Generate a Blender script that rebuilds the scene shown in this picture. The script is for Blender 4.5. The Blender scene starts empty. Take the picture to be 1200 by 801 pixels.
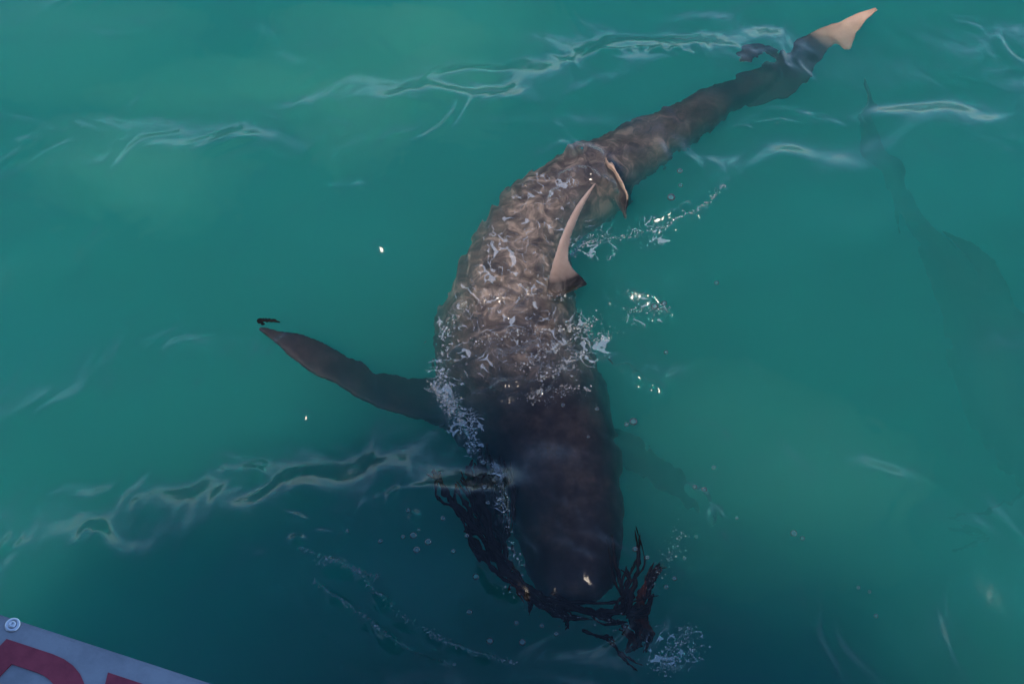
import bpy, bmesh, math, random
import numpy as np
from mathutils import Vector, Matrix
from mathutils.bvhtree import BVHTree

# ------------------------------------------------------------------ camera, sky, sun, exposure
sc = bpy.context.scene
col = sc.collection
rng = random.Random(7)
nr = np.random.RandomState(11)
R = math.radians

CAM_H, PITCH, HFOV = 3.6, R(52), R(44)
cam = bpy.data.cameras.new('camera'); cam_ob = bpy.data.objects.new('camera', cam); col.objects.link(cam_ob)
cam.sensor_width = 36.0; cam.angle = HFOV; cam.clip_start = 0.02; cam.clip_end = 1200
cam_ob.location = (0, 0, CAM_H); cam_ob.rotation_euler = (math.pi / 2 - PITCH, 0, 0)
sc.camera = cam_ob

SUN_EL, SUN_AZ = R(60), R(210)          # azimuth clockwise from +Y (away from the boat): behind the camera, a little to its left
to_sun = Vector((math.sin(SUN_AZ) * math.cos(SUN_EL), math.cos(SUN_AZ) * math.cos(SUN_EL), math.sin(SUN_EL)))
world = bpy.data.worlds.new('World'); sc.world = world; world.use_nodes = True
wn = world.node_tree
sky = wn.nodes.new('ShaderNodeTexSky'); sky.sky_type = 'NISHITA'; sky.sun_disc = False
sky.sun_elevation = SUN_EL; sky.sun_rotation = SUN_AZ; sky.dust_density = 0.0; sky.air_density = 0.9; sky.ozone_density = 6.0
wn.links.new(sky.outputs[0], wn.nodes['Background'].inputs[0])
wn.nodes['Background'].inputs[1].default_value = 0.15
sun = bpy.data.lights.new('sun', 'SUN'); sun.energy = 1.65; sun.angle = R(7); sun.color = (1.0, 0.85, 0.70)
sun_ob = bpy.data.objects.new('sun', sun); col.objects.link(sun_ob)
sun_ob.rotation_euler = (-to_sun).to_track_quat('-Z', 'Y').to_euler()
sc.view_settings.view_transform = 'Standard'; sc.view_settings.look = 'None'
sc.view_settings.exposure = 1.12; sc.view_settings.gamma = 1.0
sc.cycles.use_denoising = True
sc.cycles.max_bounces = 12; sc.cycles.transmission_bounces = 8; sc.cycles.volume_bounces = 6
sc.cycles.diffuse_bounces = 2; sc.cycles.glossy_bounces = 3; sc.cycles.transparent_max_bounces = 24
sc.cycles.sample_clamp_indirect = 6.0

# ------------------------------------------------------------------ helpers
FPX = 600 / math.tan(HFOV / 2)
FWD = np.array([0, math.cos(PITCH), -math.sin(PITCH)]); UP = np.array([0, math.sin(PITCH), math.cos(PITCH)])

def W(px, py, z=0.0):
    """photo pixel -> point at height z (bent at the calm water surface when z is below it)"""
    d = FWD + UP * ((400.5 - py) / FPX); d[0] += (px - 600) / FPX
    d = d / np.linalg.norm(d); o = np.array([0, 0, CAM_H])
    if z >= 0:
        return Vector(o + d * ((z - CAM_H) / d[2]))
    p = o + d * (-CAM_H / d[2])
    r = 1 / 1.33; c = -d[2]
    t = r * d + np.array([0, 0, 1]) * (r * c - math.sqrt(1 - r * r * (1 - c * c)))
    return Vector(p + t * (z / t[2]))

def scale_at(p):                       # pixels per metre at a point
    q = np.array(p) - np.array([0, 0, CAM_H])
    return FPX / float(q @ FWD)

def tag(o, label=None, cat=None, group=None, kind=None):
    if label: o['label'] = label
    if cat: o['category'] = cat
    if group: o['group'] = group
    if kind: o['kind'] = kind
    return o

def mesh_ob(name, verts, faces, mat=None, parent=None, smooth=True):
    m = bpy.data.meshes.new(name); m.from_pydata([tuple(v) for v in verts], [], faces); m.update()
    bm = bmesh.new(); bm.from_mesh(m); bmesh.ops.recalc_face_normals(bm, faces=bm.faces); bm.to_mesh(m); bm.free()
    if smooth: m.shade_smooth()
    if mat: m.materials.append(mat)
    o = bpy.data.objects.new(name, m); col.objects.link(o)
    if parent: o.parent = parent; o.matrix_parent_inverse = parent.matrix_world.inverted()
    return o

def empty(name, loc):
    o = bpy.data.objects.new(name, None); o.location = loc; col.objects.link(o)
    bpy.context.view_layer.update(); return o

def new_mat(name):
    m = bpy.data.materials.new(name); m.use_nodes = True; n = m.node_tree
    return m, n, n.nodes['Principled BSDF']

def node(nt, t, **kw):
    n = nt.nodes.new(t)
    for k, v in kw.items():
        if k in n.inputs.keys(): n.inputs[k].default_value = v
        else: setattr(n, k, v)
    return n

def ramp(nt, src, stops):
    r = nt.nodes.new('ShaderNodeValToRGB'); e = r.color_ramp.elements
    while len(e) < len(stops): e.new(0.5)
    for i, (p, c) in enumerate(stops):
        e[i].position = p; e[i].color = (*c, 1) if len(c) == 3 else c
    nt.links.new(src, r.inputs[0]); return r

def mixc(nt, fac, a, b):
    m = nt.nodes.new('ShaderNodeMix'); m.data_type = 'RGBA'
    for s, k in ((fac, 0), (a, 6), (b, 7)):
        if hasattr(s, 'links'): nt.links.new(s, m.inputs[k])
        else: m.inputs[k].default_value = s if k == 0 else (*s, 1)
    return m.outputs[2]

# ------------------------------------------------------------------ materials
def mat_skin():
    m, n, b = new_mat('shark_skin')
    tc = node(n, 'ShaderNodeTexCoord')
    n1 = node(n, 'ShaderNodeTexNoise', Scale=9.0, Detail=7.0, Roughness=0.65); n.links.new(tc.outputs['Object'], n1.inputs['Vector'])
    n2 = node(n, 'ShaderNodeTexNoise', Scale=48.0, Detail=5.0, Roughness=0.7); n.links.new(tc.outputs['Object'], n2.inputs['Vector'])
    base = ramp(n, n1.outputs[0], [(0.3, (0.005, 0.0058, 0.009)), (0.5, (0.0115, 0.011, 0.0145)), (0.72, (0.034, 0.027, 0.028))])
    fleck = ramp(n, n2.outputs[0], [(0.36, (0.78, 0.77, 0.77)), (0.64, (1.08, 1.05, 1.02))])
    mul = node(n, 'ShaderNodeMix', data_type='RGBA', blend_type='MULTIPLY'); mul.inputs[0].default_value = 1
    n.links.new(base.outputs[0], mul.inputs[6]); n.links.new(fleck.outputs[0], mul.inputs[7])
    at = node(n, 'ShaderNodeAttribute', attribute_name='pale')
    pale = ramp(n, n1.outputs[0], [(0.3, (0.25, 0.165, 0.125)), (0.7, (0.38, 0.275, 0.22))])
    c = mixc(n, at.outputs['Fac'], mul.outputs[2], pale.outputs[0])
    az = node(n, 'ShaderNodeAttribute', attribute_name='sunlit_bronze')  # coppery skin with sunlight painted into the mid-back
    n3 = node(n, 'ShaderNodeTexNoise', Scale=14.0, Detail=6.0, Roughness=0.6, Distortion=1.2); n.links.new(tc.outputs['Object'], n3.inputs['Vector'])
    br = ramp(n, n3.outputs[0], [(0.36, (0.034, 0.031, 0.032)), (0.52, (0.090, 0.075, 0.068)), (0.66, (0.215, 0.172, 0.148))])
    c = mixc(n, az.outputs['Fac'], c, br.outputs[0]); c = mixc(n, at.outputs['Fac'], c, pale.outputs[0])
    ab = node(n, 'ShaderNodeAttribute', attribute_name='belly')
    c = mixc(n, ab.outputs['Fac'], c, (0.5, 0.48, 0.44))
    n.links.new(c, b.inputs['Base Color'])
    b.inputs['Roughness'].default_value = 0.5; b.inputs['Specular IOR Level'].default_value = 0.08
    bp = node(n, 'ShaderNodeBump', Strength=0.08, Distance=0.003); n.links.new(n2.outputs[0], bp.inputs['Height']); n.links.new(bp.outputs[0], b.inputs['Normal'])
    return m

def mat_kelp(name, c0, c1):
    m, n, b = new_mat(name)
    tc = node(n, 'ShaderNodeTexCoord')
    t = node(n, 'ShaderNodeTexNoise', Scale=30.0, Detail=5.0); n.links.new(tc.outputs['Object'], t.inputs['Vector'])
    r = ramp(n, t.outputs[0], [(0.35, c0), (0.68, c1)]); n.links.new(r.outputs[0], b.inputs['Base Color'])
    b.inputs['Roughness'].default_value = 0.5; b.inputs['Specular IOR Level'].default_value = 0.06
    bp = node(n, 'ShaderNodeBump', Strength=0.5, Distance=0.004); n.links.new(t.outputs[0], bp.inputs['Height']); n.links.new(bp.outputs[0], b.inputs['Normal'])
    return m

def mat_paint(name, c0, c1, rough=0.45, scale=18.0):
    m, n, b = new_mat(name)
    tc = node(n, 'ShaderNodeTexCoord')
    t = node(n, 'ShaderNodeTexNoise', Scale=scale, Detail=8.0, Roughness=0.7); n.links.new(tc.outputs['Object'], t.inputs['Vector'])
    r = ramp(n, t.outputs[0], [(0.36, c0), (0.6, c1)]); n.links.new(r.outputs[0], b.inputs['Base Color'])
    b.inputs['Roughness'].default_value = rough
    t2 = node(n, 'ShaderNodeTexNoise', Scale=scale * 12, Detail=3.0); n.links.new(tc.outputs['Object'], t2.inputs['Vector'])
    bp = node(n, 'ShaderNodeBump', Strength=0.12, Distance=0.002); n.links.new(t2.outputs[0], bp.inputs['Height']); n.links.new(bp.outputs[0], b.inputs['Normal'])
    return m

def mat_water():
    m = bpy.data.materials.new('water_surface'); m.use_nodes = True; n = m.node_tree; n.nodes.clear()
    out = node(n, 'ShaderNodeOutputMaterial')
    rf = node(n, 'ShaderNodeBsdfRefraction', IOR=1.33, Roughness=0.0); gs = node(n, 'ShaderNodeBsdfGlossy', Roughness=0.16); fr = node(n, 'ShaderNodeFresnel', IOR=1.33)
    g = node(n, 'ShaderNodeMixShader'); n.links.new(fr.outputs[0], g.inputs[0]); n.links.new(rf.outputs[0], g.inputs[1]); n.links.new(gs.outputs[0], g.inputs[2])
    tc = node(n, 'ShaderNodeTexCoord'); mp = node(n, 'ShaderNodeMapping'); mp.inputs['Scale'].default_value = (0.55, 1.0, 1.0)
    n.links.new(tc.outputs['Object'], mp.inputs[0])
    t = node(n, 'ShaderNodeTexNoise', Scale=22.0, Detail=3.0, Roughness=0.45, Distortion=0.6); n.links.new(mp.outputs[0], t.inputs['Vector'])
    msk = node(n, 'ShaderNodeTexNoise', Scale=1.6, Detail=2.0); n.links.new(mp.outputs[0], msk.inputs['Vector'])
    mr = ramp(n, msk.outputs[0], [(0.42, (0.03, 0.03, 0.03)), (0.66, (0.5, 0.5, 0.5))])
    mu = node(n, 'ShaderNodeMath', operation='MULTIPLY'); n.links.new(t.outputs[0], mu.inputs[0]); n.links.new(mr.outputs[0], mu.inputs[1])
    bp = node(n, 'ShaderNodeBump', Strength=1.0, Distance=0.0022); n.links.new(mu.outputs[0], bp.inputs['Height'])
    for q in (rf, gs, fr): n.links.new(bp.outputs[0], q.inputs['Normal'])
    n.links.new(g.outputs[0], out.inputs[0]); return m

def mat_sea_body():
    m = bpy.data.materials.new('murky_green_water'); m.use_nodes = True; n = m.node_tree; n.nodes.clear()
    out = node(n, 'ShaderNodeOutputMaterial')
    p = node(n, 'ShaderNodeVolumePrincipled', Density=1.8, Anisotropy=0.35)
    p.inputs['Color'].default_value = (0.115, 0.65, 0.635, 1)
    n.links.new(p.outputs[0], out.inputs['Volume']); return m

def mat_foam(name, clear):
    """thin wet bubble skin: mostly see-through, shiny, a trace of white froth"""
    m = bpy.data.materials.new(name); m.use_nodes = True; n = m.node_tree; n.nodes.clear()
    out = node(n, 'ShaderNodeOutputMaterial')
    lw = node(n, 'ShaderNodeLayerWeight', Blend=0.35)
    tr = node(n, 'ShaderNodeBsdfTransparent'); gl = node(n, 'ShaderNodeBsdfGlossy', Roughness=0.03)
    df = node(n, 'ShaderNodeBsdfDiffuse'); df.inputs[0].default_value = (0.75, 0.8, 0.8, 1)
    m1 = node(n, 'ShaderNodeMixShader'); n.links.new(lw.outputs['Fresnel'], m1.inputs[0]); n.links.new(tr.outputs[0], m1.inputs[1]); n.links.new(gl.outputs[0], m1.inputs[2])
    m2 = node(n, 'ShaderNodeMixShader'); m2.inputs[0].default_value = clear; n.links.new(df.outputs[0], m2.inputs[1]); n.links.new(m1.outputs[0], m2.inputs[2])
    n.links.new(m2.outputs[0], out.inputs[0]); return m

SKIN = mat_skin()
KELP = mat_kelp('dark_kelp', (0.003, 0.003, 0.0035), (0.010, 0.0085, 0.0075))
KELP_R = mat_kelp('russet_kelp', (0.006, 0.005, 0.0045), (0.07, 0.018, 0.008))
WATER, SEA = mat_water(), mat_sea_body()
FOAM, BUBBLE = mat_foam('splash_froth', 0.93), mat_foam('bubble_skin', 0.985)
WHITE = mat_paint('worn_white_paint', (0.19, 0.195, 0.21), (0.26, 0.265, 0.28))
RED = mat_paint('faded_red_paint', (0.21, 0.010, 0.026), (0.29, 0.022, 0.04), scale=40)
STEEL, _n, _b = new_mat('stainless_steel'); _b.inputs['Metallic'].default_value = 1; _b.inputs['Roughness'].default_value = 0.35; _b.inputs['Base Color'].default_value = (0.6, 0.6, 0.62, 1)
SHADE_SCREEN = mat_paint('navy_shade_screen', (0.03, 0.04, 0.07), (0.05, 0.06, 0.10), rough=0.9)  # for the added screen that shades the shark head

# ------------------------------------------------------------------ the sea: volume and waved surface
bmv = bmesh.new(); bmesh.ops.create_cube(bmv, size=1)
sea_me = bpy.data.meshes.new('sea_water'); bmv.to_mesh(sea_me); bmv.free()
sea = bpy.data.objects.new('sea_water', sea_me); col.objects.link(sea)
sea.scale = (700, 700, 9); sea.location = (0, 100, -4.5 - 0.055); sea_me.materials.append(SEA)
tag(sea, 'murky green sea water below the surface', 'water', kind='structure')

def axis(lo, hi, flo, fhi, mlo, mhi, df, dm):
    a = [np.arange(flo, fhi, df), np.arange(mlo, flo, dm), np.arange(fhi, mhi, dm)]
    s = []; x = mhi; d = dm
    while x < hi: x += d; s.append(x); d *= 1.16
    e = []; x = mlo; d = dm
    while x > lo: x -= d; e.append(x); d *= 1.16
    return np.unique(np.concatenate(a + [np.array(s), np.array(e)]))
GX = axis(-220, 220, -0.62, 0.95, -2.7, 2.7, 0.005, 0.0095)
GY = axis(-60, 320, 1.45, 4.1, 1.0, 6.4, 0.005, 0.0095)
X, Y = np.meshgrid(GX, GY)

def fft_noise(n, size, lo, hi, seed, aniso=1.0):
    """tileable band-limited noise, wavelengths lo..hi metres on a size-metre tile"""
    r = np.random.RandomState(seed)
    f = np.fft.fftfreq(n, size / n)
    KX, KY = np.meshgrid(f, f); k = np.hypot(KX * aniso, KY) + 1e-9
    band = np.exp(-0.5 * ((np.log(k) - 0.5 * (math.log(1 / lo) + math.log(1 / hi))) / (0.35 * math.log(hi / lo) + 0.05)) ** 2)
    z = np.real(np.fft.ifft2(np.fft.fft2(r.randn(n, n)) * band))
    return z / z.std()

def sample(tile, size, x, y):
    n = tile.shape[0]; u = (x / size * n) % n; v = (y / size * n) % n
    i = u.astype(int); j = v.astype(int); fu = u - i; fv = v - j
    i1 = (i + 1) % n; j1 = (j + 1) % n; i %= n; j %= n
    return (tile[j, i] * (1 - fu) + tile[j, i1] * fu) * (1 - fv) + (tile[j1, i] * (1 - fu) + tile[j1, i1] * fu) * fv

T_patch = fft_noise(256, 8.0, 0.7, 2.2, 3)
T_rip = fft_noise(1024, 6.0, 0.05, 0.16, 4, 0.55)
T_mid = fft_noise(512, 8.0, 0.26, 0.7, 5, 0.38)
T_small = fft_noise(1024, 7.0, 0.10, 0.24, 14, 0.32)
T_turb = fft_noise(1024, 3.0, 0.022, 0.06, 6)
T_lump = fft_noise(512, 3.0, 0.07, 0.16, 8)
T_warp = fft_noise(256, 6.0, 0.3, 0.9, 9)
T_warp2 = fft_noise(256, 6.0, 0.3, 0.9, 10)

def near(px, py, rad):
    p = W(px, py); return np.exp(-((X - p.x) ** 2 + (Y - p.y) ** 2) / (rad * rad))

def poly_dist(pts):
    """signed distance to and running length along a world polyline, only near it"""
    D = np.full(X.shape, 9.0); S = np.zeros(X.shape); T = np.zeros(X.shape); run = 0
    tot = sum((Vector(b) - Vector(a)).length for a, b in zip(pts[:-1], pts[1:]))
    for a, b in zip(pts[:-1], pts[1:]):
        ax, ay, bx, by = a[0], a[1], b[0], b[1]; L = math.hypot(bx - ax, by - ay) + 1e-9
        x0 = np.searchsorted(GX, min(ax, bx) - 0.35); x1 = np.searchsorted(GX, max(ax, bx) + 0.35)
        y0 = np.searchsorted(GY, min(ay, by) - 0.35); y1 = np.searchsorted(GY, max(ay, by) + 0.35)
        xs = X[y0:y1, x0:x1]; ys = Y[y0:y1, x0:x1]
        t = np.clip(((xs - ax) * (bx - ax) + (ys - ay) * (by - ay)) / L ** 2, 0, 1)
        d = np.hypot(xs - ax - t * (bx - ax), ys - ay - t * (by - ay))
        s = np.sign((bx - ax) * (ys - ay) - (by - ay) * (xs - ax))
        sub = D[y0:y1, x0:x1]; better = d < sub
        sub[better] = d[better]; S[y0:y1, x0:x1][better] = s[better]; T[y0:y1, x0:x1][better] = ((run + t * L) / tot)[better]
        run += L
    return D, S, T

def smooth_poly(px, n=6):
    """photo pixels -> a smooth world polyline on the surface"""
    p = [W(x, y) for x, y in px]
    if len(p) < 3: return [(v.x, v.y) for v in p]
    out = []
    for i in range(len(p) - 1):
        p0, p1, p2, p3 = p[max(i - 1, 0)], p[i], p[i + 1], p[min(i + 2, len(p) - 1)]
        for k in range(n):
            t = k / n
            q = 0.5 * ((2 * p1) + (p2 - p0) * t + (2 * p0 - 5 * p1 + 4 * p2 - p3) * t * t + (3 * p1 - p0 - 3 * p2 + p3) * t ** 3)
            out.append((q.x, q.y))
    out.append((p[-1].x, p[-1].y)); return out

Z = np.zeros_like(X)
far = np.exp(-np.clip(np.hypot(X, Y - 3) - 7, 0, None) / 5.0)
xw = X + 0.06 * sample(T_warp, 6, X, Y); yw = Y + 0.03 * sample(T_warp2, 6, X, Y)
wr = np.random.RandomState(21)
for i in range(34):
    lam = 0.28 * 1.085 ** i
    a = math.pi / 2 + 0.12 + wr.normal(0, 0.34)
    steep = 0.0030 if lam < .5 else (0.0088 if lam < 1.6 else 0.0050)
    k = 2 * math.pi / lam
    Z += steep * lam * np.sin(k * (xw * math.cos(a) + yw * math.sin(a)) + wr.uniform(0, 6.28)) * (far if lam < 2 else 1)
patch = 1 / (1 + np.exp(-2.2 * sample(T_patch, 8, X, Y)))
calm = 1 - .8 * np.clip(near(1120, 330, .75) + near(1060, 200, .4), 0, 1)
Z += far * patch * calm * (0.0026 * sample(T_mid, 8, xw, yw) + 0.0006 * sample(T_small, 7, X, Y) + 0.00040 * sample(T_rip, 6, X, Y))
Z += far * (1 - patch) * calm * (0.0024 * sample(T_mid, 8, xw + 3, yw + 1) + 0.0004 * sample(T_small, 7, X, Y))

# the water humps up over the swimming shark and breaks along crests traced from the photograph
def ridge(px, h, w, skew=1.6, taper=True, rough=0.35):
    global Z
    D, S, T = poly_dist(smooth_poly(px))
    ww = np.where(S > 0, w, w * skew)
    env = np.sin(np.clip(T, 0, 1) * math.pi) ** 1.3 if taper else 1.0
    amp = np.clip(1 + rough * (sample(T_lump, 3, X + h * 97, Y) + .6 * sample(T_small, 7, X, Y + h * 131)), 0, 2.2)
    Z += h * env * amp * np.exp(-(D / ww) ** 2)

for px, h, w in [
    # long soft crests, upper left and left
    ([(205, 500 - 415), (250, 84), (300, 92)], .006, .03), ([(30, 82), (70, 75), (105, 62)], .008, .03), ([(140, 40), (190, 42), (230, 40)], .006, .028),
    ([(5, 168), (30, 166), (60, 172)], .010, .022), ([(35, 140), (70, 135), (110, 142)], .004, .03), ([(130, 245), (180, 252), (235, 262)], .008, .04),
    ([(255, 240), (310, 245), (370, 252)], .006, .026), ([(290, 295), (330, 298), (365, 292)], .006, .022), ([(270, 305), (310, 312), (345, 310)], .006, .02),
    ([(380, 222), (410, 228), (455, 236)], .009, .02), ([(440, 185), (475, 190), (520, 200)], .007, .02), ([(425, 286), (445, 289), (465, 302)], .008, .012),
    ([(515, 180), (525, 150), (550, 132)], .006, .012), ([(200, 2), (240, 5), (275, 0)], .008, .03),
    # rim of the smooth hump behind the body, upper right crests
    ([(678, 72), (715, 64), (755, 64), (800, 74), (828, 84)], .012, .016), ([(850, 158), (890, 142), (930, 140), (970, 154), (1010, 162)], .014, .022),
    ([(880, 150), (920, 150), (950, 160)], .009, .014), ([(845, 152), (880, 155), (905, 148)], .007, .014), ([(980, 245), (1030, 258), (1085, 275)], .012, .04), ([(1040, 395), (1100, 410), (1160, 440)], .006, .05),
    ([(910, 185), (935, 195), (950, 210)], .005, .02), ([(1150, 180), (1175, 182), (1200, 184)], .008, .03), ([(1150, 530), (1175, 540), (1200, 556)], .008, .03),
    ([(1040, 350), (1060, 362), (1110, 362)], .004, .02), ([(1022, 483), (1030, 492), (1036, 508)], .006, .012),
    # rings thrown by the fin
    ([(715, 272), (760, 278), (800, 268), (832, 250), (848, 225), (840, 210)], 0.0150, .012), ([(735, 262), (775, 262), (805, 250), (820, 235)], 0.0090, .010),
    ([(690, 340), (720, 350), (745, 362), (785, 358), (770, 345), (745, 338)], 0.0150, .012), ([(700, 425), (745, 438), (790, 462)], 0.0150, .018), ([(700, 415), (740, 425), (775, 430)], 0.0090, .014),
    ([(805, 490), (835, 492), (858, 515)], 0.0105, .012), ([(798, 560), (830, 580), (848, 615), (845, 660)], 0.0105, .012), ([(825, 575), (835, 600), (828, 640)], 0.0090, .010),
    ([(815, 290), (850, 300), (890, 302)], 0.0075, .02),
    # wake crests, lower left
    ([(243, 520), (262, 530), (285, 545), (310, 550), (340, 565)], 0.0208, .020), ([(285, 545), (298, 536), (312, 535)], 0.0128, .014), ([(95, 632), (120, 636), (140, 632)], 0.0144, .024),
    ([(270, 665), (300, 668), (320, 682)], 0.0144, .020), ([(5, 640), (20, 648), (40, 655)], 0.0128, .03), ([(90, 570), (115, 580), (140, 590)], 0.0096, .03),
    ([(355, 655), (385, 668), (420, 680), (440, 700), (470, 725), (500, 738), (530, 748)], 0.0192, .011), ([(370, 690), (400, 710), (430, 728), (460, 752), (500, 772), (535, 778)], 0.0208, .010),
    ([(375, 672), (410, 676), (425, 680)], 0.0160, .010), ([(330, 612), (350, 618), (375, 628)], 0.0096, .010), ([(365, 632), (390, 640), (410, 638)], 0.0096, .010), ([(500, 740), (540, 758), (580, 772), (604, 778)], 0.0144, .010),
    ([(340, 640), (358, 650), (370, 662)], 0.0128, .014), ([(475, 625), (490, 615), (500, 605)], 0.0096, .009), ([(400, 615), (440, 600), (470, 585), (520, 575)], 0.0064, .016),
    ([(560, 655), (565, 670), (590, 690), (620, 704)], 0.0096, .010), ([(220, 465), (235, 440), (232, 430)], 0.0064, .014), ([(340, 468), (360, 473), (388, 472)], 0.0112, .010),
    # edges of the film of water running off the back and head
    ([(575, 525), (585, 560), (588, 600), (598, 640), (612, 672)], .012, .010), ([(628, 470), (645, 455), (665, 430), (690, 405)], .014, .010),
    ([(510, 440), (530, 468), (545, 500), (552, 522)], .020, .016), ([(560, 455), (600, 445), (640, 450)], .014, .018), ([(570, 470), (610, 458), (645, 462)], .010, .012),
    ([(515, 395), (530, 360), (565, 340), (620, 335), (680, 340)], .012, .014), ([(690, 385), (710, 370), (740, 352)], .010, .012),
    ([(600, 225), (625, 203), (660, 190), (700, 195), (735, 232)], .018, .020), ([(640, 260), (655, 225), (680, 215), (705, 225), (735, 240)], .016, .016),
    ([(530, 585), (545, 570), (560, 560)], .004, .012)]:
    soft = w >= .02
    ridge(px, h * (.8 if soft else 1), w * (1.9 if soft else 1.25), rough=.18 if soft else .5)

# broken, lumpy water over the back, along the splash lines and at the bait
turb = (0.9 * near(560, 395, .22) + 0.9 * near(640, 380, .17) + 0.8 * near(600, 345, .18) + 1.0 * near(540, 470, .13) + 0.6 * near(600, 450, .14)
        + 0.8 * near(680, 410, .12) + 0.28 * near(640, 240, .20) + 0.45 * near(720, 290, .18) + 0.5 * near(740, 350, .16) + 0.10 * near(590, 300, .28)
        + 0.5 * near(585, 580, .09) + 0.5 * near(600, 640, .08) + 0.6 * near(740, 700, .12) + 0.8 * near(790, 770, .10) + 0.35 * near(660, 710, .16) + 0.22 * near(770, 180, .28) + 0.12 * near(810, 130, .25) + 0.3 * near(660, 470, .10))
turb = np.clip(turb, 0, 1.3)
Z += turb * (0.0028 * sample(T_lump, 3, X, Y) + 0.0012 * np.abs(sample(T_turb, 3, X, Y)))
fray = np.clip(0.8 * near(400, 425, .3) + 0.6 * near(330, 395, .15) + 0.7 * near(545, 600, .15) + 0.5 * near(770, 690, .16) + 0.5 * near(870, 80, .25) + .4 * near(700, 590, .2), 0, 1)
Z += fray * (0.0018 * sample(T_lump, 3, X + 1, Y + 1) + 0.0004 * sample(T_rip, 6, X * 1.3, Y * 1.3))
# hollow behind the dorsal fin and the smooth dome over the rear back
Z -= 0.022 * near(655, 285, .075) - 0.020 * near(690, 225, .13) - 0.012 * near(610, 420, .25)

def surf_z(x, y):
    i = min(max(int(np.searchsorted(GX, x)), 0), len(GX) - 1); j = min(max(int(np.searchsorted(GY, y)), 0), len(GY) - 1)
    return float(Z[j, i])

ny, nx = X.shape
me = bpy.data.meshes.new('sea_surface')
V = np.stack([X, Y, Z], -1).reshape(-1, 3).astype(np.float32)
idx = np.arange(nx * ny).reshape(ny, nx)
F = np.stack([idx[:-1, :-1], idx[:-1, 1:], idx[1:, 1:], idx[1:, :-1]], -1).reshape(-1, 4).astype(np.int32)
me.vertices.add(len(V)); me.vertices.foreach_set('co', V.ravel())
me.loops.add(F.size); me.loops.foreach_set('vertex_index', F.ravel())
me.polygons.add(len(F)); me.polygons.foreach_set('loop_start', np.arange(0, F.size, 4, dtype=np.int32))
me.polygons.foreach_set('use_smooth', np.ones(len(F), dtype=bool))
me.update(calc_edges=True); me.materials.append(WATER)
surface = bpy.data.objects.new('sea_surface', me); col.objects.link(surface)
tag(surface, 'rippled green sea surface with shark wake', 'water', kind='structure')
# sea water lets sunlight through: the sun is not shut out by the surface sheet
through = bpy.data.collections.new('lets_sun_through'); through.objects.link(surface)
sun_ob.light_linking.blocker_collection = through
through.collection_objects[0].light_linking.link_state = 'EXCLUDE'

# added pale volumes imitating sunlit patches of water
SUNLIT_PATCH = bpy.data.materials.new('sunlit_patch_water'); SUNLIT_PATCH.use_nodes = True; _t = SUNLIT_PATCH.node_tree; _t.nodes.clear()
_o = node(_t, 'ShaderNodeOutputMaterial'); _p = node(_t, 'ShaderNodeVolumePrincipled', Density=0.95, Anisotropy=0.2); _p.inputs['Color'].default_value = (0.62, 0.9, 0.72, 1)
_t.links.new(_p.outputs[0], _o.inputs['Volume'])
for cx, cy, cz, rx, ry, rz in [(430, 70, -.62, .62, .45, .34), (560, 45, -.7, .5, .4, .34), (240, 120, -.6, .55, .30, .28), (120, 195, -.55, .42, .26, .25), (90, 50, -.7, .6, .4, .3), (420, 150, -.55, .28, .35, .25), (520, 110, -.6, .35, .3, .25), (200, 215, -.6, .4, .2, .22), (900, 560, -.7, .6, .5, .28)]:
    b_ = bmesh.new(); bmesh.ops.create_icosphere(b_, subdivisions=4, radius=1); ph = rng.random() * 9
    for v in b_.verts:
        c = v.co.copy(); v.co *= 1 + .16 * math.sin(3.1 * c.x + ph) * math.cos(2.7 * c.y + ph) + .10 * math.sin(6 * c.y + 4 * c.z + ph)
    m_ = bpy.data.meshes.new('sunlit_patch'); b_.to_mesh(m_); b_.free(); m_.materials.append(SUNLIT_PATCH)
    o_ = bpy.data.objects.new('sunlit_patch', m_); col.objects.link(o_); o_.location = W(cx, cy, cz); o_.scale = (rx, ry, rz)
    tag(o_, 'pale added volume imitating a sunlit patch of green water', 'silt', kind='stuff')  # not silt: added volume imitating sunlit water

# ------------------------------------------------------------------ sharks
def loft(verts, faces, rings, cap=True):
    n = len(rings[0]); b = len(verts)
    for r in rings: verts.extend(r)
    for i in range(len(rings) - 1):
        for k in range(n):
            faces.append((b + i * n + k, b + i * n + (k + 1) % n, b + (i + 1) * n + (k + 1) % n, b + (i + 1) * n + k))
    if cap:
        faces.append(tuple(b + k for k in range(n))[::-1]); faces.append(tuple(b + (len(rings) - 1) * n + k for k in range(n)))

def catmull(a, n):
    out = []; a = [np.array(v, float) for v in a]
    for i in range(len(a) - 1):
        p0, p1, p2, p3 = a[max(i - 1, 0)], a[i], a[i + 1], a[min(i + 2, len(a) - 1)]
        for k in range(n):
            t = k / n
            out.append(0.5 * ((2 * p1) + (p2 - p0) * t + (2 * p0 - 5 * p1 + 4 * p2 - p3) * t * t + (3 * p1 - p0 - 3 * p2 + p3) * t ** 3))
    out.append(a[-1]); return out

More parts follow.
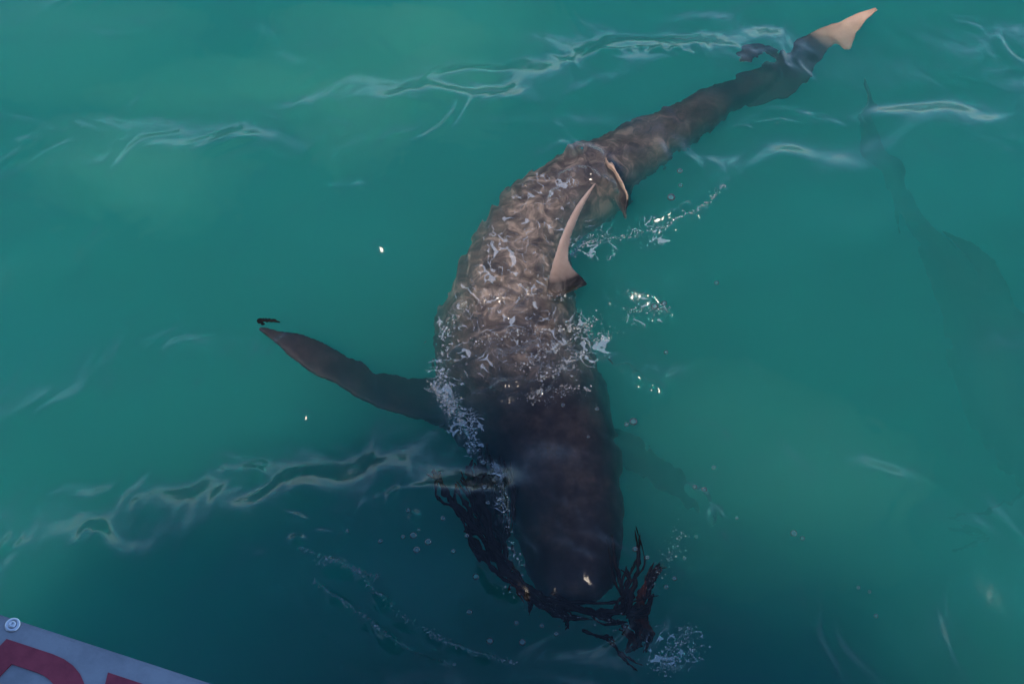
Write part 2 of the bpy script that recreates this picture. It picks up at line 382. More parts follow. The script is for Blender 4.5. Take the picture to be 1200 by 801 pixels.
def fin(verts, faces, le, te, thick, sub=4):
    """lens-section fin lofted through leading and trailing edge points"""
    st = catmull([tuple(a) + tuple(b) for a, b in zip(le, te)], sub)
    rings = []
    for q, s in enumerate(st):
        a, b = Vector(s[:3]), Vector(s[3:]); c = b - a
        s2 = st[min(q + 1, len(st) - 1)] if q < len(st) - 1 else st[q]
        s1 = st[max(q - 1, 0)]
        span = Vector(s2[:3]) + Vector(s2[3:]) - Vector(s1[:3]) - Vector(s1[3:])
        nrm = c.cross(span).normalized()
        th = max(0.0065, min(thick * c.length, 0.03))
        pts = []
        prof = [(0, 0), (.06, .55), (.25, 1), (.55, .8), (.85, .35), (1, .12)]
        for u, h in prof: pts.append(a + c * u + nrm * (th * h + .003))
        for u, h in prof[::-1]: pts.append(a + c * u - nrm * (th * h + .003))
        rings.append(pts)
    loft(verts, faces, rings)

def shark(name, spine, fins, roll, pale_rules, sunlit_bronze_fn, voxel, label, cat, group=None):
    verts, faces = [], []
    pts = []
    for px, py, hw, hr, z in spine:
        p = W(px, py, z); w = hw / scale_at(p); pts.append((*p, w, w * hr))
    st = catmull(pts, 6); rings = []
    N = 40
    for q, s in enumerate(st):
        p = Vector(s[:3]); a = Vector(st[max(q - 1, 0)][:3]); b = Vector(st[min(q + 1, len(st) - 1)][:3])
        t = (b - a).normalized(); side = t.cross(Vector((0, 0, 1))).normalized(); up = side.cross(t).normalized()
        ro = Matrix.Rotation(roll, 3, t); side = ro @ side; up = ro @ up
        w, h = max(s[3], .004), max(s[4], .004); ring = []
        for k in range(N):
            th = 2 * math.pi * k / N; c, sn = math.cos(th), math.sin(th)
            e = 0.88
            x = math.copysign(abs(c) ** e, c); y = math.copysign(abs(sn) ** e, sn)
            y *= 1.0 if y > 0 else 0.92
            ring.append(p + side * (w * x) + up * (h * y))
        rings.append(ring)
    loft(verts, faces, rings)
    for f_ in fins:
        if f_ == 'ridge':                       # low curved second dorsal fin, its thin top edge just clear of the water
            top = [W(735, 233, .012), W(731, 222, .020), W(724, 208, .020), (W(716, 196, .018)), W(708, 188, .008)]
            rings = []
            for i, p in enumerate(top):
                t = (top[min(i + 1, 4)] - top[max(i - 1, 0)]); t.z = 0; sd = Vector((-t.y, t.x, 0)).normalized()
                rings.append([p - sd * .0035, p + sd * .0035, p + sd * .010 - Vector((0, 0, .16)), p - sd * .010 - Vector((0, 0, .16))])
            loft(verts, faces, rings)
        else:
            le, te, th = f_
            fin(verts, faces, [W(*v) for v in le], [W(*v) for v in te], th)
    raw = mesh_ob(name + '_raw', verts, faces)
    m = raw.modifiers.new('r', 'REMESH'); m.mode = 'VOXEL'; m.voxel_size = voxel; m.use_smooth_shade = True
    s = raw.modifiers.new('s', 'SMOOTH'); s.factor = 0.5; s.iterations = 5
    dg = bpy.context.evaluated_depsgraph_get()
    me = bpy.data.meshes.new_from_object(raw.evaluated_get(dg)); me.name = name
    bpy.data.objects.remove(raw)
    me.materials.clear(); me.materials.append(SKIN); me.shade_smooth()
    co = np.empty(len(me.vertices) * 3); me.vertices.foreach_get('co', co); co = co.reshape(-1, 3)
    no = np.empty(len(me.vertices) * 3); me.vertices.foreach_get('normal', no); no = no.reshape(-1, 3)
    pale = pale_rules(co)
    at = me.attributes.new('pale', 'FLOAT', 'POINT'); at.data.foreach_set('value', np.clip(pale, 0, 1).astype(np.float32))
    bz = sunlit_bronze_fn(co)
    at = me.attributes.new('sunlit_bronze', 'FLOAT', 'POINT'); at.data.foreach_set('value', np.clip(bz, 0, 1).astype(np.float32))
    belly = np.clip((-no[:, 2] - 0.25) / 0.3, 0, 1) * 0.9
    at = me.attributes.new('belly', 'FLOAT', 'POINT'); at.data.foreach_set('value', belly.astype(np.float32))
    o = bpy.data.objects.new(name, me); col.objects.link(o)
    return tag(o, label, cat, group)

spine = [(686, 703, 5, .6, -0.100), (685, 698, 25, .5, -0.105), (681, 686, 41, .55, -0.120), (673, 660, 55, .6, -0.145), (666, 625, 65, .68, -0.180), (657, 578, 73, .76, -0.215), (643, 526, 82, .84, -0.255), (621, 476, 91, .90, -0.320), (604, 428, 94, .93, -0.330), (598, 382, 87, .95, -0.315), (602, 338, 73, .98, -0.285), (610, 300, 61, 1.0, -0.260), (626, 267, 54, 1.02, -0.240), (655, 237, 50, 1.02, -0.225), (697, 210, 44, 1.05, -0.215), (747, 180, 36, 1.05, -0.220), (800, 146, 27, 1.1, -0.200), (848, 116, 20, 1.1, -0.220), (885, 98, 14, 1.15, -0.230), (912, 82, 8, 1.2, -0.225), (932, 68, 4, 1.2, -0.210)]
TIP = W(1028, 11, -.03); DBASE = W(645, 335, 0)
fins = [
    # dorsal fin, standing out of the water
    ([(640, 345, -.07), (641, 336, -.02), (647, 310, .07), (656, 282, .15), (668, 254, .22), (681, 233, .27), (697, 214, .315)],
     [(690, 330, -.07), (684, 325, -.02), (668, 308, .06), (669, 280, .14), (678, 255, .21), (688, 234, .265), (699, 215, .315)], .11),
    # small ridge of the second dorsal fin
    'ridge',
    # pectoral fins
    ([(575, 505, -.30), (505, 491, -.22), (470, 484, -.19), (430, 468, -.16), (400, 449, -.13), (370, 436, -.11), (345, 420, -.09), (325, 402, -.08), (302, 382, -.07)],
     [(575, 425, -.30), (500, 437, -.22), (462, 434, -.19), (436, 429, -.16), (406, 414, -.13), (379, 398, -.11), (353, 388, -.09), (331, 384, -.08), (304, 378, -.07)], .09),
    ([(660, 545, -.40), (728, 548, -.46), (770, 575, -.54), (805, 596, -.62), (822, 604, -.66)], [(665, 480, -.40), (732, 500, -.46), (778, 536, -.54), (812, 576, -.62), (824, 600, -.66)], .09),
    # tail fin: long upper lobe with its notch, short lower lobe
    ([(860, 100, -.22), (898, 81, -.20), (914, 63, -.18), (937, 44, -.15), (957, 33, -.12), (972, 27, -.10), (987, 22, -.07), (1004, 15, -.05), (1026, 9, -.025)],
     [(876, 124, -.26), (920, 113, -.25), (945, 92, -.23), (963, 71, -.21), (979, 53, -.18), (994, 59, -.16), (1005, 39, -.12), (1014, 25, -.07), (1029, 12, -.025)], .09),
    ([(916, 78, -.20), (906, 64, -.18), (890, 57, -.16), (873, 60, -.15), (861, 69, -.15)], [(909, 84, -.20), (901, 72, -.18), (891, 71, -.16), (880, 80, -.15), (866, 77, -.15)], .12)]

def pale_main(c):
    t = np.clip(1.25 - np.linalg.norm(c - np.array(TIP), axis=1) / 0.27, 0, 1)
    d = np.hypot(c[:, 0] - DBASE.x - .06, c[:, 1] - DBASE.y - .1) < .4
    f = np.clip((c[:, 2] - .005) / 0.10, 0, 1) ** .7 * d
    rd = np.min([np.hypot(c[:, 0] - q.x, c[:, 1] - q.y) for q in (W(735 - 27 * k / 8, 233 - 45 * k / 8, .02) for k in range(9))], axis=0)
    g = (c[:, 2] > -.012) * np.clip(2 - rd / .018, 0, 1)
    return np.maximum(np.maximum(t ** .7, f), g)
def sunlit_bronze_main(c):                       # coppery back brightened to imitate sunlight; head kept dark to imitate shade; fins dark
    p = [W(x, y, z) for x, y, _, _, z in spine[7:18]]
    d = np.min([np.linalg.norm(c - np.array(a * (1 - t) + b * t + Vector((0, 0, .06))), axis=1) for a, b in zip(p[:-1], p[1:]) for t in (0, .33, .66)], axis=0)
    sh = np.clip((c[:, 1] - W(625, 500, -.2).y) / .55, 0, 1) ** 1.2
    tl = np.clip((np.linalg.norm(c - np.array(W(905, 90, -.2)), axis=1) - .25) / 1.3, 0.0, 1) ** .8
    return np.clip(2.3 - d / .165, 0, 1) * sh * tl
big = shark('shark', spine, fins, R(-9), pale_main, sunlit_bronze_main, 0.0065, 'large grey-brown shark at the surface with pale dorsal fin raised', 'shark')

spine2 = [(1262, 610, 3, .7, -0.96), (1256, 598, 26, .6, -0.96), (1240, 565, 44, .75, -0.96), (1215, 510, 54, .85, -0.94), (1190, 455, 54, .9, -0.90), (1165, 405, 46, .95, -0.85), (1138, 355, 36, 1, -0.80), (1108, 305, 27, 1.05, -0.75),
          (1075, 258, 20, 1.1, -0.70), (1047, 213, 14, 1.1, -0.66), (1031, 178, 9, 1.1, -0.62), (1023, 150, 5, 1.2, -0.60)]
fins2 = [([(1165, 400, -0.78), (1150, 330, -0.66), (1130, 290, -0.58), (1102, 256, -0.50)], [(1195, 375, -0.78), (1178, 316, -0.66), (1150, 282, -0.58), (1108, 256, -0.50)], .1),
         ([(1225, 560, -1.00), (1190, 612, -1.02), (1150, 632, -1.04), (1105, 636, -1.06)], [(1215, 515, -1.00), (1195, 590, -1.02), (1160, 619, -1.04), (1108, 630, -1.06)], .1),
         ([(1040, 190, -0.60), (1022, 150, -0.54), (1012, 120, -0.48), (1010, 96, -0.42)], [(1048, 180, -0.62), (1034, 148, -0.58), (1022, 118, -0.50), (1013, 95, -0.42)], .1)]
second = shark('shark', spine2, fins2, R(6), lambda c: np.zeros(len(c)), lambda c: np.zeros(len(c)), 0.009, 'dim dark shark swimming deep under the surface, barely visible', 'shark')

# ------------------------------------------------------------------ kelp
def blade_geo(verts, faces, px, w, seed, ragged=.6):
    r = random.Random(seed)
    st = catmull([tuple(W(*p)) for p in px], 7); n = len(st); L, Rr = [], []
    for i, p in enumerate(st):
        a = Vector(st[max(i - 1, 0)]); b = Vector(st[min(i + 1, n - 1)]); t = (b - a).normalized()
        tilt = r.uniform(-.3, .3) + .25 * math.sin(i * .7 + seed)
        s = t.cross(Vector((0, 0, 1))).normalized(); s = Matrix.Rotation(tilt, 3, t) @ s
        u = i / (n - 1); ww = w * (math.sin(math.pi * min(1, .12 + .9 * u)) ** .6 + .02)
        L.append(Vector(p) + s * ww * (1 + r.uniform(-ragged, ragged))); Rr.append(Vector(p) - s * ww * (1 + r.uniform(-ragged, ragged)))
    rings = []
    for i in range(n):
        d = (Rr[i] - L[i]); t = (Vector(st[min(i + 1, n - 1)]) - Vector(st[max(i - 1, 0)]))
        nm = d.cross(t).normalized() * .0016; m = (L[i] + Rr[i]) / 2
        rings.append([L[i] + nm, m + nm * 2.2, Rr[i] + nm, Rr[i] - nm, m - nm * 2.2, L[i] - nm])
    loft(verts, faces, rings)

def kelp(name, label, base, blades, group=None, stipe=None):
    e = tag(empty(name, W(*base)), label, 'seaweed', group)
    for q, bl in enumerate(blades):
        px, w = bl[0], bl[1]; mat = bl[2] if len(bl) > 2 else KELP
        kr = random.Random(q * 7 + len(label))
        for c in range(3 if len(blades) > 4 else 1):
            j = [(x + kr.uniform(-9, 9) * (c > 0) * (1.2 - .5 * i / len(px)), y + kr.uniform(-11, 7) * (c > 0), z) for i, (x, y, z) in enumerate(px)]
            v, f = [], []; blade_geo(v, f, j, w * (.62, .34, .26)[c], q * 13 + len(label) + c * 5); mesh_ob('blade', v, f, mat, e)
    if stipe:
        st = catmull([tuple(W(*p)) for p in stipe], 6); rings = []
        for i, p in enumerate(st):
            a = Vector(st[max(i - 1, 0)]); b = Vector(st[min(i + 1, len(st) - 1)]); t = (b - a).normalized(); s = t.cross(Vector((0, 0, 1))).normalized(); u = s.cross(t)
            rr = .009 * (1 + .25 * math.sin(i * 2.1))
            rings.append([Vector(p) + (s * math.cos(k * math.pi / 4) + u * math.sin(k * math.pi / 4)) * rr for k in range(8)])
        v, f = [], []; loft(v, f, rings); mesh_ob('stipe', v, f, KELP, e)
    return e

k_left = [([(507, 551, -.02), (520, 578, -.03), (541, 606, -.05), (566, 640, -.06), (596, 676, -.05)], .018), ([(535, 578, -.03), (545, 598, -.05), (562, 625, -.07), (585, 655, -.07)], .014),
          ([(548, 545, -.08), (552, 580, -.09), (562, 615, -.10), (582, 650, -.09)], .022), ([(563, 522, -.10), (566, 560, -.11), (574, 605, -.11), (592, 650, -.09)], .026), ([(577, 535, -.07), (584, 575, -.09), (588, 620, -.10), (600, 662, -.08)], .020),
          ([(540, 562, -.05), (556, 592, -.06), (570, 622, -.07)], .012), ([(556, 560, -.05), (566, 600, -.06), (580, 640, -.06), (604, 676, -.05)], .020), ([(545, 620, -.04), (560, 645, -.05), (585, 672, -.05), (612, 692, -.04)], .016),
          ([(590, 548, -.06), (600, 585, -.06), (596, 625, -.07)], .014)]
kelp('kelp', 'dark bladed kelp fronds clinging beside the shark head', (575, 640, -.08), k_left, stipe=[(575, 560, -.10), (582, 610, -.10), (600, 665, -.08)])
k_bib = [([(572, 636, -.05), (590, 665, -.04), (625, 694, -.03), (665, 712, -.03), (705, 718, -.03)], .022), ([(595, 678, -.03), (625, 702, -.025), (660, 722, -.03), (690, 726, -.04)], .016), ([(640, 700, -.03), (680, 714, -.025), (720, 716, -.03), (742, 706, -.03)], .018),
         ([(600, 684, -.03), (610, 694, -.02), (622, 704, -.02)], .011, KELP_R), ([(650, 712, -.03), (662, 724, -.03), (668, 738, -.05)], .012), ([(618, 696, -.02), (622, 706, -.03), (620, 716, -.05)], .009), ([(690, 715, -.03), (712, 726, -.03), (735, 728, -.04)], .014)]
kelp('kelp', 'torn dark kelp strip wrapped under the shark snout', (660, 712, -.03), k_bib)
k_right = [([(738, 722, -.03), (728, 690, -.02), (720, 655, -.01), (717, 626, .0)], .012), ([(738, 718, -.03), (742, 690, -.02), (748, 660, .0), (750, 624, .012)], .012), ([(742, 720, -.03), (752, 698, -.02), (762, 678, -.01), (774, 660, .005)], .016),
           ([(745, 722, -.03), (758, 712, -.03), (766, 695, -.02)], .016), ([(736, 712, -.03), (748, 728, -.05), (752, 748, -.07), (745, 768, -.10)], .024, KELP_R), ([(745, 715, -.04), (758, 735, -.06), (764, 752, -.09), (758, 770, -.12)], .022, KELP_R),
           ([(728, 700, -.02), (738, 684, -.02), (733, 664, -.01)], .011), ([(752, 716, -.02), (748, 700, -.015), (756, 684, -.01)], .015, KELP_R), ([(720, 715, -.03), (730, 705, -.02), (736, 690, -.02)], .012), ([(762, 690, -.01), (768, 676, -.005), (772, 668, 0)], .010),
           ([(734, 735, -.05), (738, 755, -.08), (735, 772, -.12)], .018, KELP_R), ([(735, 722, -.02), (750, 716, -.015), (765, 706, -.01)], .014)]
kelp('kelp', 'tuft of upright kelp blades with russet pieces off the snout', (740, 718, -.03), k_right, stipe=[(736, 690, -.03), (740, 720, -.04), (752, 762, -.08)])
kelp('kelp', 'thin ragged kelp strand trailing below the russet tuft', (705, 748, -.03), [([(682, 738, -.015), (697, 743, -.02), (713, 750, -.02), (726, 766, -.03), (738, 776, -.03), (756, 786, -.03)], .009), ([(700, 744, -.02), (714, 746, -.015), (722, 754, -.02)], .009), ([(722, 762, -.025), (736, 782, -.03), (748, 790, -.03)], .008)])
kelp('kelp', 'small loose kelp scrap floating at the pectoral fin tip', (313, 374, -.02), [([(301, 374, -.02), (308, 374, -.02), (317, 374, -.02), (328, 376, -.02)], .014), ([(303, 374, -.02), (306, 377, -.02), (310, 378, -.025)], .010)])  # added scrap imitating the fin tip fragment split off by refraction

# ------------------------------------------------------------------ foam, spray and bubbles
def ico(sub):
    b = bmesh.new(); bmesh.ops.create_icosphere(b, subdivisions=sub, radius=1)
    v = np.array([x.co[:] for x in b.verts]); f = np.array([[q.index for q in p.verts] for p in b.faces]); b.free(); return v, f
ICO = ico(1); ICO2 = ico(2)

def cluster(name, label, items, mat, shape=ICO, squash=.85, lumpy=.10):
    vs, fs = [], []; r = np.random.RandomState(len(items))
    for n_, (x, y, z, s) in enumerate(items):
        v = shape[0] * (1 + lumpy * r.randn(len(shape[0]), 1) * .5)
        v = v * s * np.array([1 + r.rand() * lumpy * 2, 1 + r.rand() * lumpy * 2, squash])
        a = r.rand() * 6.28; c, s_ = math.cos(a), math.sin(a); v = v @ np.array([[c, -s_, 0], [s_, c, 0], [0, 0, 1]])
        vs.append(v + np.array([x, y, z])); fs.append(shape[1] + n_ * len(shape[0]))
    vs = np.concatenate(vs); fs = np.concatenate(fs)
    m = bpy.data.meshes.new(name); m.from_pydata(vs.tolist(), [], fs.tolist()); m.shade_smooth(); m.materials.append(mat)
    o = bpy.data.objects.new(name, m); col.objects.link(o)
    through.objects.link(o)
    through.collection_objects[len(through.objects) - 1].light_linking.link_state = 'EXCLUDE'
    return tag(o, label, 'foam', kind='stuff')

def spray(lines, n, spread, smin, smax, lift=.002):
    it = []
    for px in lines:
        pts = smooth_poly(px); k = len(pts)
        for q in range(int(n * 2.2)):
            u = rng.random() * (k - 1.001); i = int(u); t = u - i
            x = pts[i][0] * (1 - t) + pts[i + 1][0] * t; y = pts[i][1] * (1 - t) + pts[i + 1][1] * t
            clump = .3 + .7 * abs(math.sin(u * 3.1 + len(px)))
            x += rng.gauss(0, spread * clump); y += rng.gauss(0, spread * clump)
            s = .85 * smin + (smax - smin) * rng.random() ** 5
            it.append((x, y, surf_z(x, y) + abs(rng.gauss(0, lift)), s))
    return it

cluster('splash_foam', 'white broken foam sliding off the shark flank', spray([[(512, 425), (522, 450), (538, 480), (548, 505), (553, 522)], [(505, 440), (520, 462), (530, 480)]], 190, .016, .0016, .006, .010), FOAM)
cluster('splash_foam', 'lacy foam and bubbles over the shark back', spray([[(515, 420), (525, 375), (560, 345), (620, 338), (670, 345)], [(555, 395), (600, 385), (650, 380), (690, 372)], [(610, 425), (645, 405), (680, 385), (700, 365)], [(630, 440), (660, 425), (690, 405)]], 150, .020, .0014, .0045, .004), FOAM)
cluster('splash_foam', 'bright bubble trail beside the raised dorsal fin', spray([[(665, 285), (690, 280), (720, 282), (755, 278), (785, 272)], [(668, 300), (680, 290), (700, 285)], [(785, 272), (820, 256), (845, 232)]], 95, .010, .0014, .0042, .003), FOAM)
cluster('splash_foam', 'thin foam line running down the head', spray([[(560, 525), (580, 545), (588, 580), (592, 610), (600, 650), (612, 672)], [(578, 535), (590, 560)]], 130, .010, .0012, .004, .002), FOAM)
cluster('splash_foam', 'green frothy splash at the kelp strand end', spray([[(775, 780), (790, 765), (805, 745)], [(768, 792), (790, 782), (812, 768)]], 110, .018, .0011, .0035, .004), FOAM)
cluster('splash_foam', 'scattered bubbles around the right side splash', spray([[(735, 355), (760, 352), (785, 356)], [(690, 395), (720, 380)], [(640, 468), (660, 452), (690, 455)], [(640, 450), (620, 462)]], 55, .016, .0014, .004, .003), FOAM)
cluster('splash_foam', 'faint foam lines in the wake ripples', spray([[(355, 655), (385, 668), (420, 680), (440, 700), (470, 725), (530, 748)], [(370, 690), (400, 710), (430, 728), (460, 752), (535, 778)], [(500, 740), (540, 758), (604, 778)], [(375, 672), (410, 676), (425, 680), (445, 684)]], 150, .006, .0010, .0026, .001), FOAM)
cluster('splash_foam', 'tiny bubbles among the kelp at the snout', spray([[(590, 690), (640, 715), (700, 725), (740, 735)], [(760, 690), (780, 660), (800, 620)]], 60, .020, .001, .003, .002), FOAM)

# lace of froth threads, on the back imitating caustic light lines: cell borders of a warped pattern, broken up, laid on the moving surface
def lace(name, label, cells, spots, thr):
    r = np.random.RandomState(len(spots) + 40)
    ps = [W(x, y) for x, y, _ in spots]
    x0, x1 = min(p.x - q[2] for p, q in zip(ps, spots)), max(p.x + q[2] for p, q in zip(ps, spots)); y0, y1 = min(p.y - q[2] for p, q in zip(ps, spots)), max(p.y + q[2] for p, q in zip(ps, spots))
    st = .0022; gx, gy = np.meshgrid(np.arange(x0, x1, st), np.arange(y0, y1, st))
    wx = gx + .018 * sample(T_lump, 3, gx, gy); wy = gy + .018 * sample(T_lump, 3, gx + 1.3, gy + .7)
    wx += .003 * sample(T_turb, 3, gx, gy); wy = wy * .8
    n = int((x1 - x0) * (y1 - y0) / cells ** 2); fx = r.uniform(x0, x1, n); fy = r.uniform(y0 * .8, y1 * .8, n)
    d1 = np.full(gx.shape, 9.0); d2 = d1.copy()
    for a, b in zip(fx, fy):
        d = np.hypot(wx - a, wy - b); d2 = np.minimum(d2, np.maximum(d1, d)); d1 = np.minimum(d1, d)
    w = np.zeros(gx.shape)
    for p, q in zip(ps, spots): w = np.maximum(w, 1 - np.hypot(gx - p.x, gy - p.y) / q[2])
    w = np.clip(w * 2.2, 0, 1) ** .5 * np.clip(.8 + .4 * sample(T_lump, 3, gx + 2, gy + 2), 0, 1.3)
    on = (d2 - d1) < thr * w; on[-1] = False; on[:, -1] = False
    jj, ii = np.nonzero(on); wid = gx.shape[1]
    ids = np.stack([jj * wid + ii, jj * wid + ii + 1, (jj + 1) * wid + ii + 1, (jj + 1) * wid + ii], -1)
    u, inv = np.unique(ids, return_inverse=True); inv = inv.reshape(-1, 4)
    vx, vy = gx.ravel()[u], gy.ravel()[u]
    ix = np.clip(np.searchsorted(GX, vx), 1, len(GX) - 1); iy = np.clip(np.searchsorted(GY, vy), 1, len(GY) - 1)
    vz = np.maximum(np.maximum(Z[iy, ix], Z[iy - 1, ix - 1]), np.maximum(Z[iy, ix - 1], Z[iy - 1, ix])) + .0012
    m = bpy.data.meshes.new(name); m.from_pydata(np.stack([vx, vy, vz], -1).tolist(), [], inv.tolist()); m.shade_smooth(); m.materials.append(LACE)
    o = bpy.data.objects.new(name, m); col.objects.link(o); md = o.modifiers.new('s', 'SMOOTH'); md.factor = .6; md.iterations = 4
    through.objects.link(o); through.collection_objects[len(through.objects) - 1].light_linking.link_state = 'EXCLUDE'
    return tag(o, label, 'foam', kind='stuff')
LACE = mat_foam('froth_caustic_lace', 0.79)
lace('foam_caustic_lace', 'fine froth threads over the shark back imitating caustic light lines', .055, [(560, 390, .20), (640, 380, .18), (600, 350, .16), (610, 290, .22), (590, 330, .2), (660, 415, .13), (640, 240, .14)], .0034)
lace('foam_caustic_lace', 'broken froth at the foamy flank', .022, [(525, 450, .07), (545, 490, .07), (550, 515, .05), (512, 425, .05)], .0042)
lace('foam_caustic_lace', 'froth threads near the ring ripple', .035, [(700, 285, .10), (760, 278, .09), (690, 400, .10), (755, 355, .09), (790, 765, .10), (590, 600, .05), (583, 550, .05)], .0030)

bub = [(743, 488, 7), (735, 491, 4), (838, 541, 4), (930, 625, 6), (940, 631, 4), (826, 570, 5), (815, 567, 4), (864, 604, 3), (574, 749, 6), (612, 751, 6), (448, 648, 4), (486, 640, 6), (490, 657, 6), (410, 636, 3), (474, 642, 4), (480, 610, 4), (492, 633, 3),
       (503, 648, 6), (532, 658, 4), (558, 680, 6), (550, 716, 5), (605, 728, 4), (568, 578, 5), (566, 535, 5), (572, 600, 4), (700, 475, 4), (779, 350, 5), (768, 352, 6), (795, 212, 5), (796, 228, 4), (785, 242, 7), (840, 330, 4), (782, 403, 4), (790, 680, 4), (802, 655, 3), (1026, 722, 4), (1018, 695, 3),
       (744, 645, 5), (758, 655, 4), (660, 470, 4), (780, 690, 4), (548, 640, 4), (520, 620, 4), (690, 505, 3), (816, 628, 3), (1005, 690, 3), (635, 732, 4), (652, 742, 4)]
bv, bf = ICO2
bme = bpy.data.meshes.new('bubble'); bme.from_pydata((bv * np.array([1, 1, .8])).tolist(), [], bf.tolist()); bme.shade_smooth(); bme.materials.append(BUBBLE)
for x, y, s in bub:
    o = bpy.data.objects.new('bubble', bme); p = W(x, y); col.objects.link(o)
    r = s / 1.45 / scale_at(p); o.scale = (r, r, r); o.location = (p.x, p.y, surf_z(p.x, p.y) + r * .1)
    if y < 300: w_ = ('clear bubble inside the ripple ring beside the dorsal fin', 'bubbles by the dorsal fin')
    elif x > 900: w_ = ('lone clear bubble on open water below the dim second shark', 'bubbles on open water')
    elif x > 690 and y < 560: w_ = ('clear bubble on smooth water beside the shark shoulder', 'bubbles beside the shoulder')
    elif x > 690: w_ = ('clear bubble close to the upright kelp tuft', 'bubbles by the kelp tuft')
    elif x > 540 and y < 610: w_ = ('clear bubble over the dark fronds beside the head', 'bubbles over the fronds')
    elif y > 670: w_ = ('clear bubble on dark water under the kelp strip', 'bubbles under the snout')
    elif x > 640: w_ = ('clear bubble on the film of water over the head', 'bubbles over the head')
    else: w_ = ('clear bubble between the wake ripples and the kelp fronds', 'bubbles among the wake ripples')
    tag(o, w_[0], 'bubble', w_[1])

# ------------------------------------------------------------------ the boat the picture is taken from
DZ = 2.1
A = W(0, 718, DZ); B = W(250, 799.5, DZ)
ex = (B - A); ex.z = 0; ex.normalize(); ey = Vector((-ex.y, ex.x, 0))       # along the deck edge / outboard
boat = tag(empty('boat', (A.x, A.y, 0)), 'white painted boat deck edge with red lettering and a screw', 'boat')
def P(u, v, z): return A * 1 + ex * u + ey * v + Vector((0, 0, z - DZ))
def slab(name, u0, u1, v0, v1, z0, z1, mat, parent=boat, bev=.006):
    b = bmesh.new(); q = [b.verts.new(P(u, v, z)) for z in (z0, z1) for u, v in ((u0, v0), (u1, v0), (u1, v1), (u0, v1))]
    for f in ((3, 2, 1, 0), (4, 5, 6, 7), (0, 1, 5, 4), (1, 2, 6, 5), (2, 3, 7, 6), (3, 0, 4, 7)): b.faces.new([q[i] for i in f])
    bmesh.ops.bevel(b, geom=list(b.edges), offset=bev, segments=2, affect='EDGES')
    bmesh.ops.recalc_face_normals(b, faces=b.faces)
    m = bpy.data.meshes.new(name); b.to_mesh(m); b.free(); m.materials.append(mat)
    o = bpy.data.objects.new(name, m); col.objects.link(o); o.parent = parent; o.matrix_parent_inverse = parent.matrix_world.inverted(); return o
slab('deck', -1.4, 5.0, -3.2, 0, DZ - .04, DZ, WHITE)
hv = [P(u, v, z) for u in (-1.4, 5.0) for v, z in ((-.10, DZ - .05), (-.45, .3), (-.8, -.6), (-2.4, -.6), (-2.75, .3), (-3.1, DZ - .05))]
mesh_ob('hull', hv, [(k, k + 1, k + 7, k + 6) for k in range(5)] + [tuple(range(6)), tuple(range(6, 12))], WHITE, boat, smooth=False)
slab('cabin', -1.2, 1.0, -3.0, -1.02, DZ + .002, 4.6, WHITE, bev=.03)
prof = [(-1.0, 2.7), (-.9, 3.2), (-.75, 3.45), (-.5, 3.65), (-.25, 3.62), (-.14, 3.5), (-.06, 3.2)]  # outline of an added, unseen screen shaped to shade the shark head
sv_, sf_ = [], []
loft(sv_, sf_, [[P(u, -.055, DZ + .06), P(u, -.055, zt), P(u, -.072, zt), P(u, -.072, DZ + .06)] for u, zt in prof])
mesh_ob('added_shade_screen', sv_, sf_, SHADE_SCREEN, boat, smooth=False)
for u, zt in ((-.96, 2.8), (-.5, 3.6), (-.09, 3.2)):  # posts of the added shade screen
    slab('added_screen_post', u - .016, u + .016, -.082, -.05, DZ, zt + .03, STEEL)

def px_uv(px, py, z):                                  # photo pixel -> deck coordinates
    p = W(px, py, z) - A; return p.dot(ex), p.dot(ey)
def letter(name, outer, inner=None):
    z0, z1 = DZ + .0002, DZ + .0022
    b = bmesh.new()
    loops = [outer] + ([inner] if inner else [])
    edges = []
    for lp in loops:
        vs = [b.verts.new(P(u, v, z1)) for u, v in lp]
        edges += [b.edges.new((vs[i], vs[(i + 1) % len(vs)])) for i in range(len(vs))]
    bmesh.ops.triangle_fill(b, edges=edges, use_beauty=True)
    r = bmesh.ops.extrude_face_region(b, geom=list(b.faces)); bmesh.ops.translate(b, verts=[g for g in r['geom'] if isinstance(g, bmesh.types.BMVert)], vec=(0, 0, z0 - z1))
    bmesh.ops.recalc_face_normals(b, faces=b.faces)
    m = bpy.data.meshes.new(name); b.to_mesh(m); b.free(); m.materials.append(RED)
    o = bpy.data.objects.new(name, m); col.objects.link(o); o.parent = boat; o.matrix_parent_inverse = boat.matrix_world.inverted(); return o
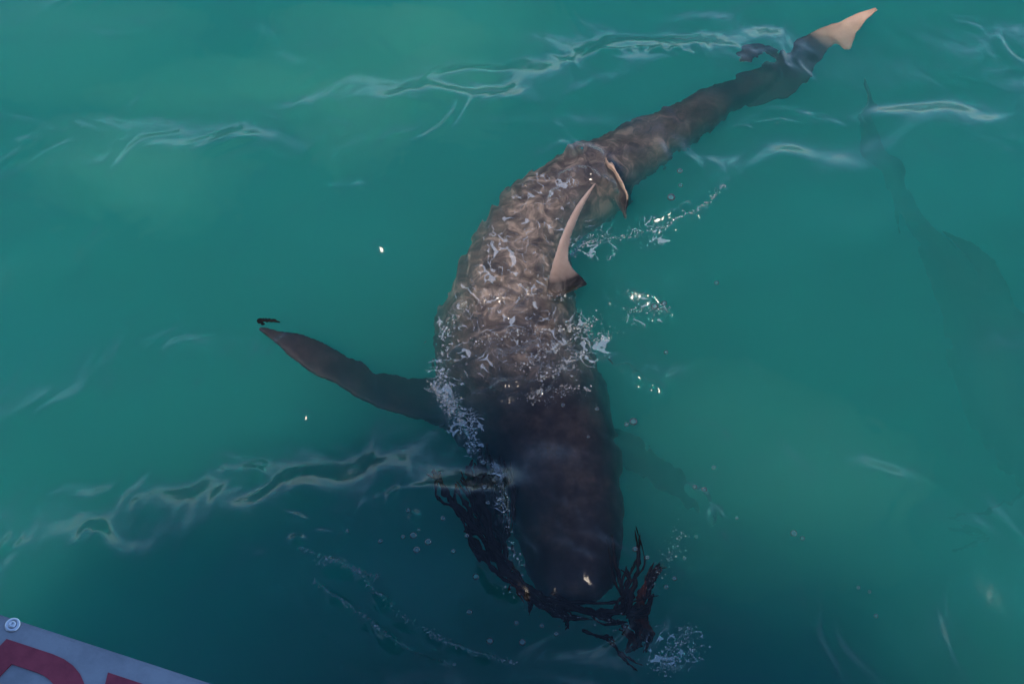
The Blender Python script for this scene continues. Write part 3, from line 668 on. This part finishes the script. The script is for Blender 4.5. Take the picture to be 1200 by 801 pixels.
# slanted capital D and Y: deck-plane frame, u right along the edge, v towards the edge (letter tops)
sl = .28; H = .165; vt = px_uv(0, 746, DZ)[1]
def g(x, y): return (x + sl * y, vt - H + y)
u_c, v_c = px_uv(14, 778, DZ)
sw = v_c - vt                                         # negative: stroke width
st_ = -sw; x0 = u_c - sl * (v_c - vt + H) - st_ * 1.15
def arc(cx, cy, rx, ry, n=18): return [(cx + rx * math.cos(a), cy + ry * math.sin(a)) for a in np.linspace(-math.pi / 2, math.pi / 2, n)]
wid = 1.06 * (px_uv(100, 795, DZ)[0] - sl * (px_uv(100, 795, DZ)[1] - vt + H) - x0) + .026
outer = [(x0, 0)] + arc(x0 + wid * .42, H / 2, wid * .58, H / 2) + [(x0, H)]
inner = [(x0 + st_ * 1.15, st_)] + arc(x0 + wid * .42, H / 2, wid * .58 - st_ * 1.1, H / 2 - st_) + [(x0 + st_ * 1.15, H - st_)]
tag(letter('letter', [g(*p) for p in outer], [g(*p) for p in inner]), 'red slanted capital letter D')
uy, vy = px_uv(127, 788, DZ); y0 = uy - sl * (vy - vt + H); hy = vy - vt + H
yy = [(y0, hy), (y0 + .052, hy), (y0 + .078, hy * .64), (y0 + .118, hy), (y0 + .17, hy), (y0 + .098, hy * .45), (y0 + .098, 0), (y0 + .052, 0), (y0 + .052, hy * .45)]
tag(letter('letter', [g(*p) for p in yy]), 'red slanted capital letter Y')
# cup-washer screw
su, sv = px_uv(15, 732, DZ)
def disc(name, prof, mat, parent):
    v, f = [], []; loft(v, f, [[P(su + r * math.cos(k * math.pi / 12), sv + r * math.sin(k * math.pi / 12), DZ + z) for k in range(24)] for r, z in prof]); return mesh_ob(name, v, f, mat, parent)
scr = disc('screw_washer', [(.0100, .0003), (.0100, .0012), (.0088, .0024), (.0064, .0026), (.0056, .0014), (.0050, .0012)], STEEL, boat)
disc('screw_head', [(.0048, .0013), (.0048, .0024), (.0036, .0034), (.0019, .0036), (.0016, .0014), (.0002, .0012)], STEEL, scr)
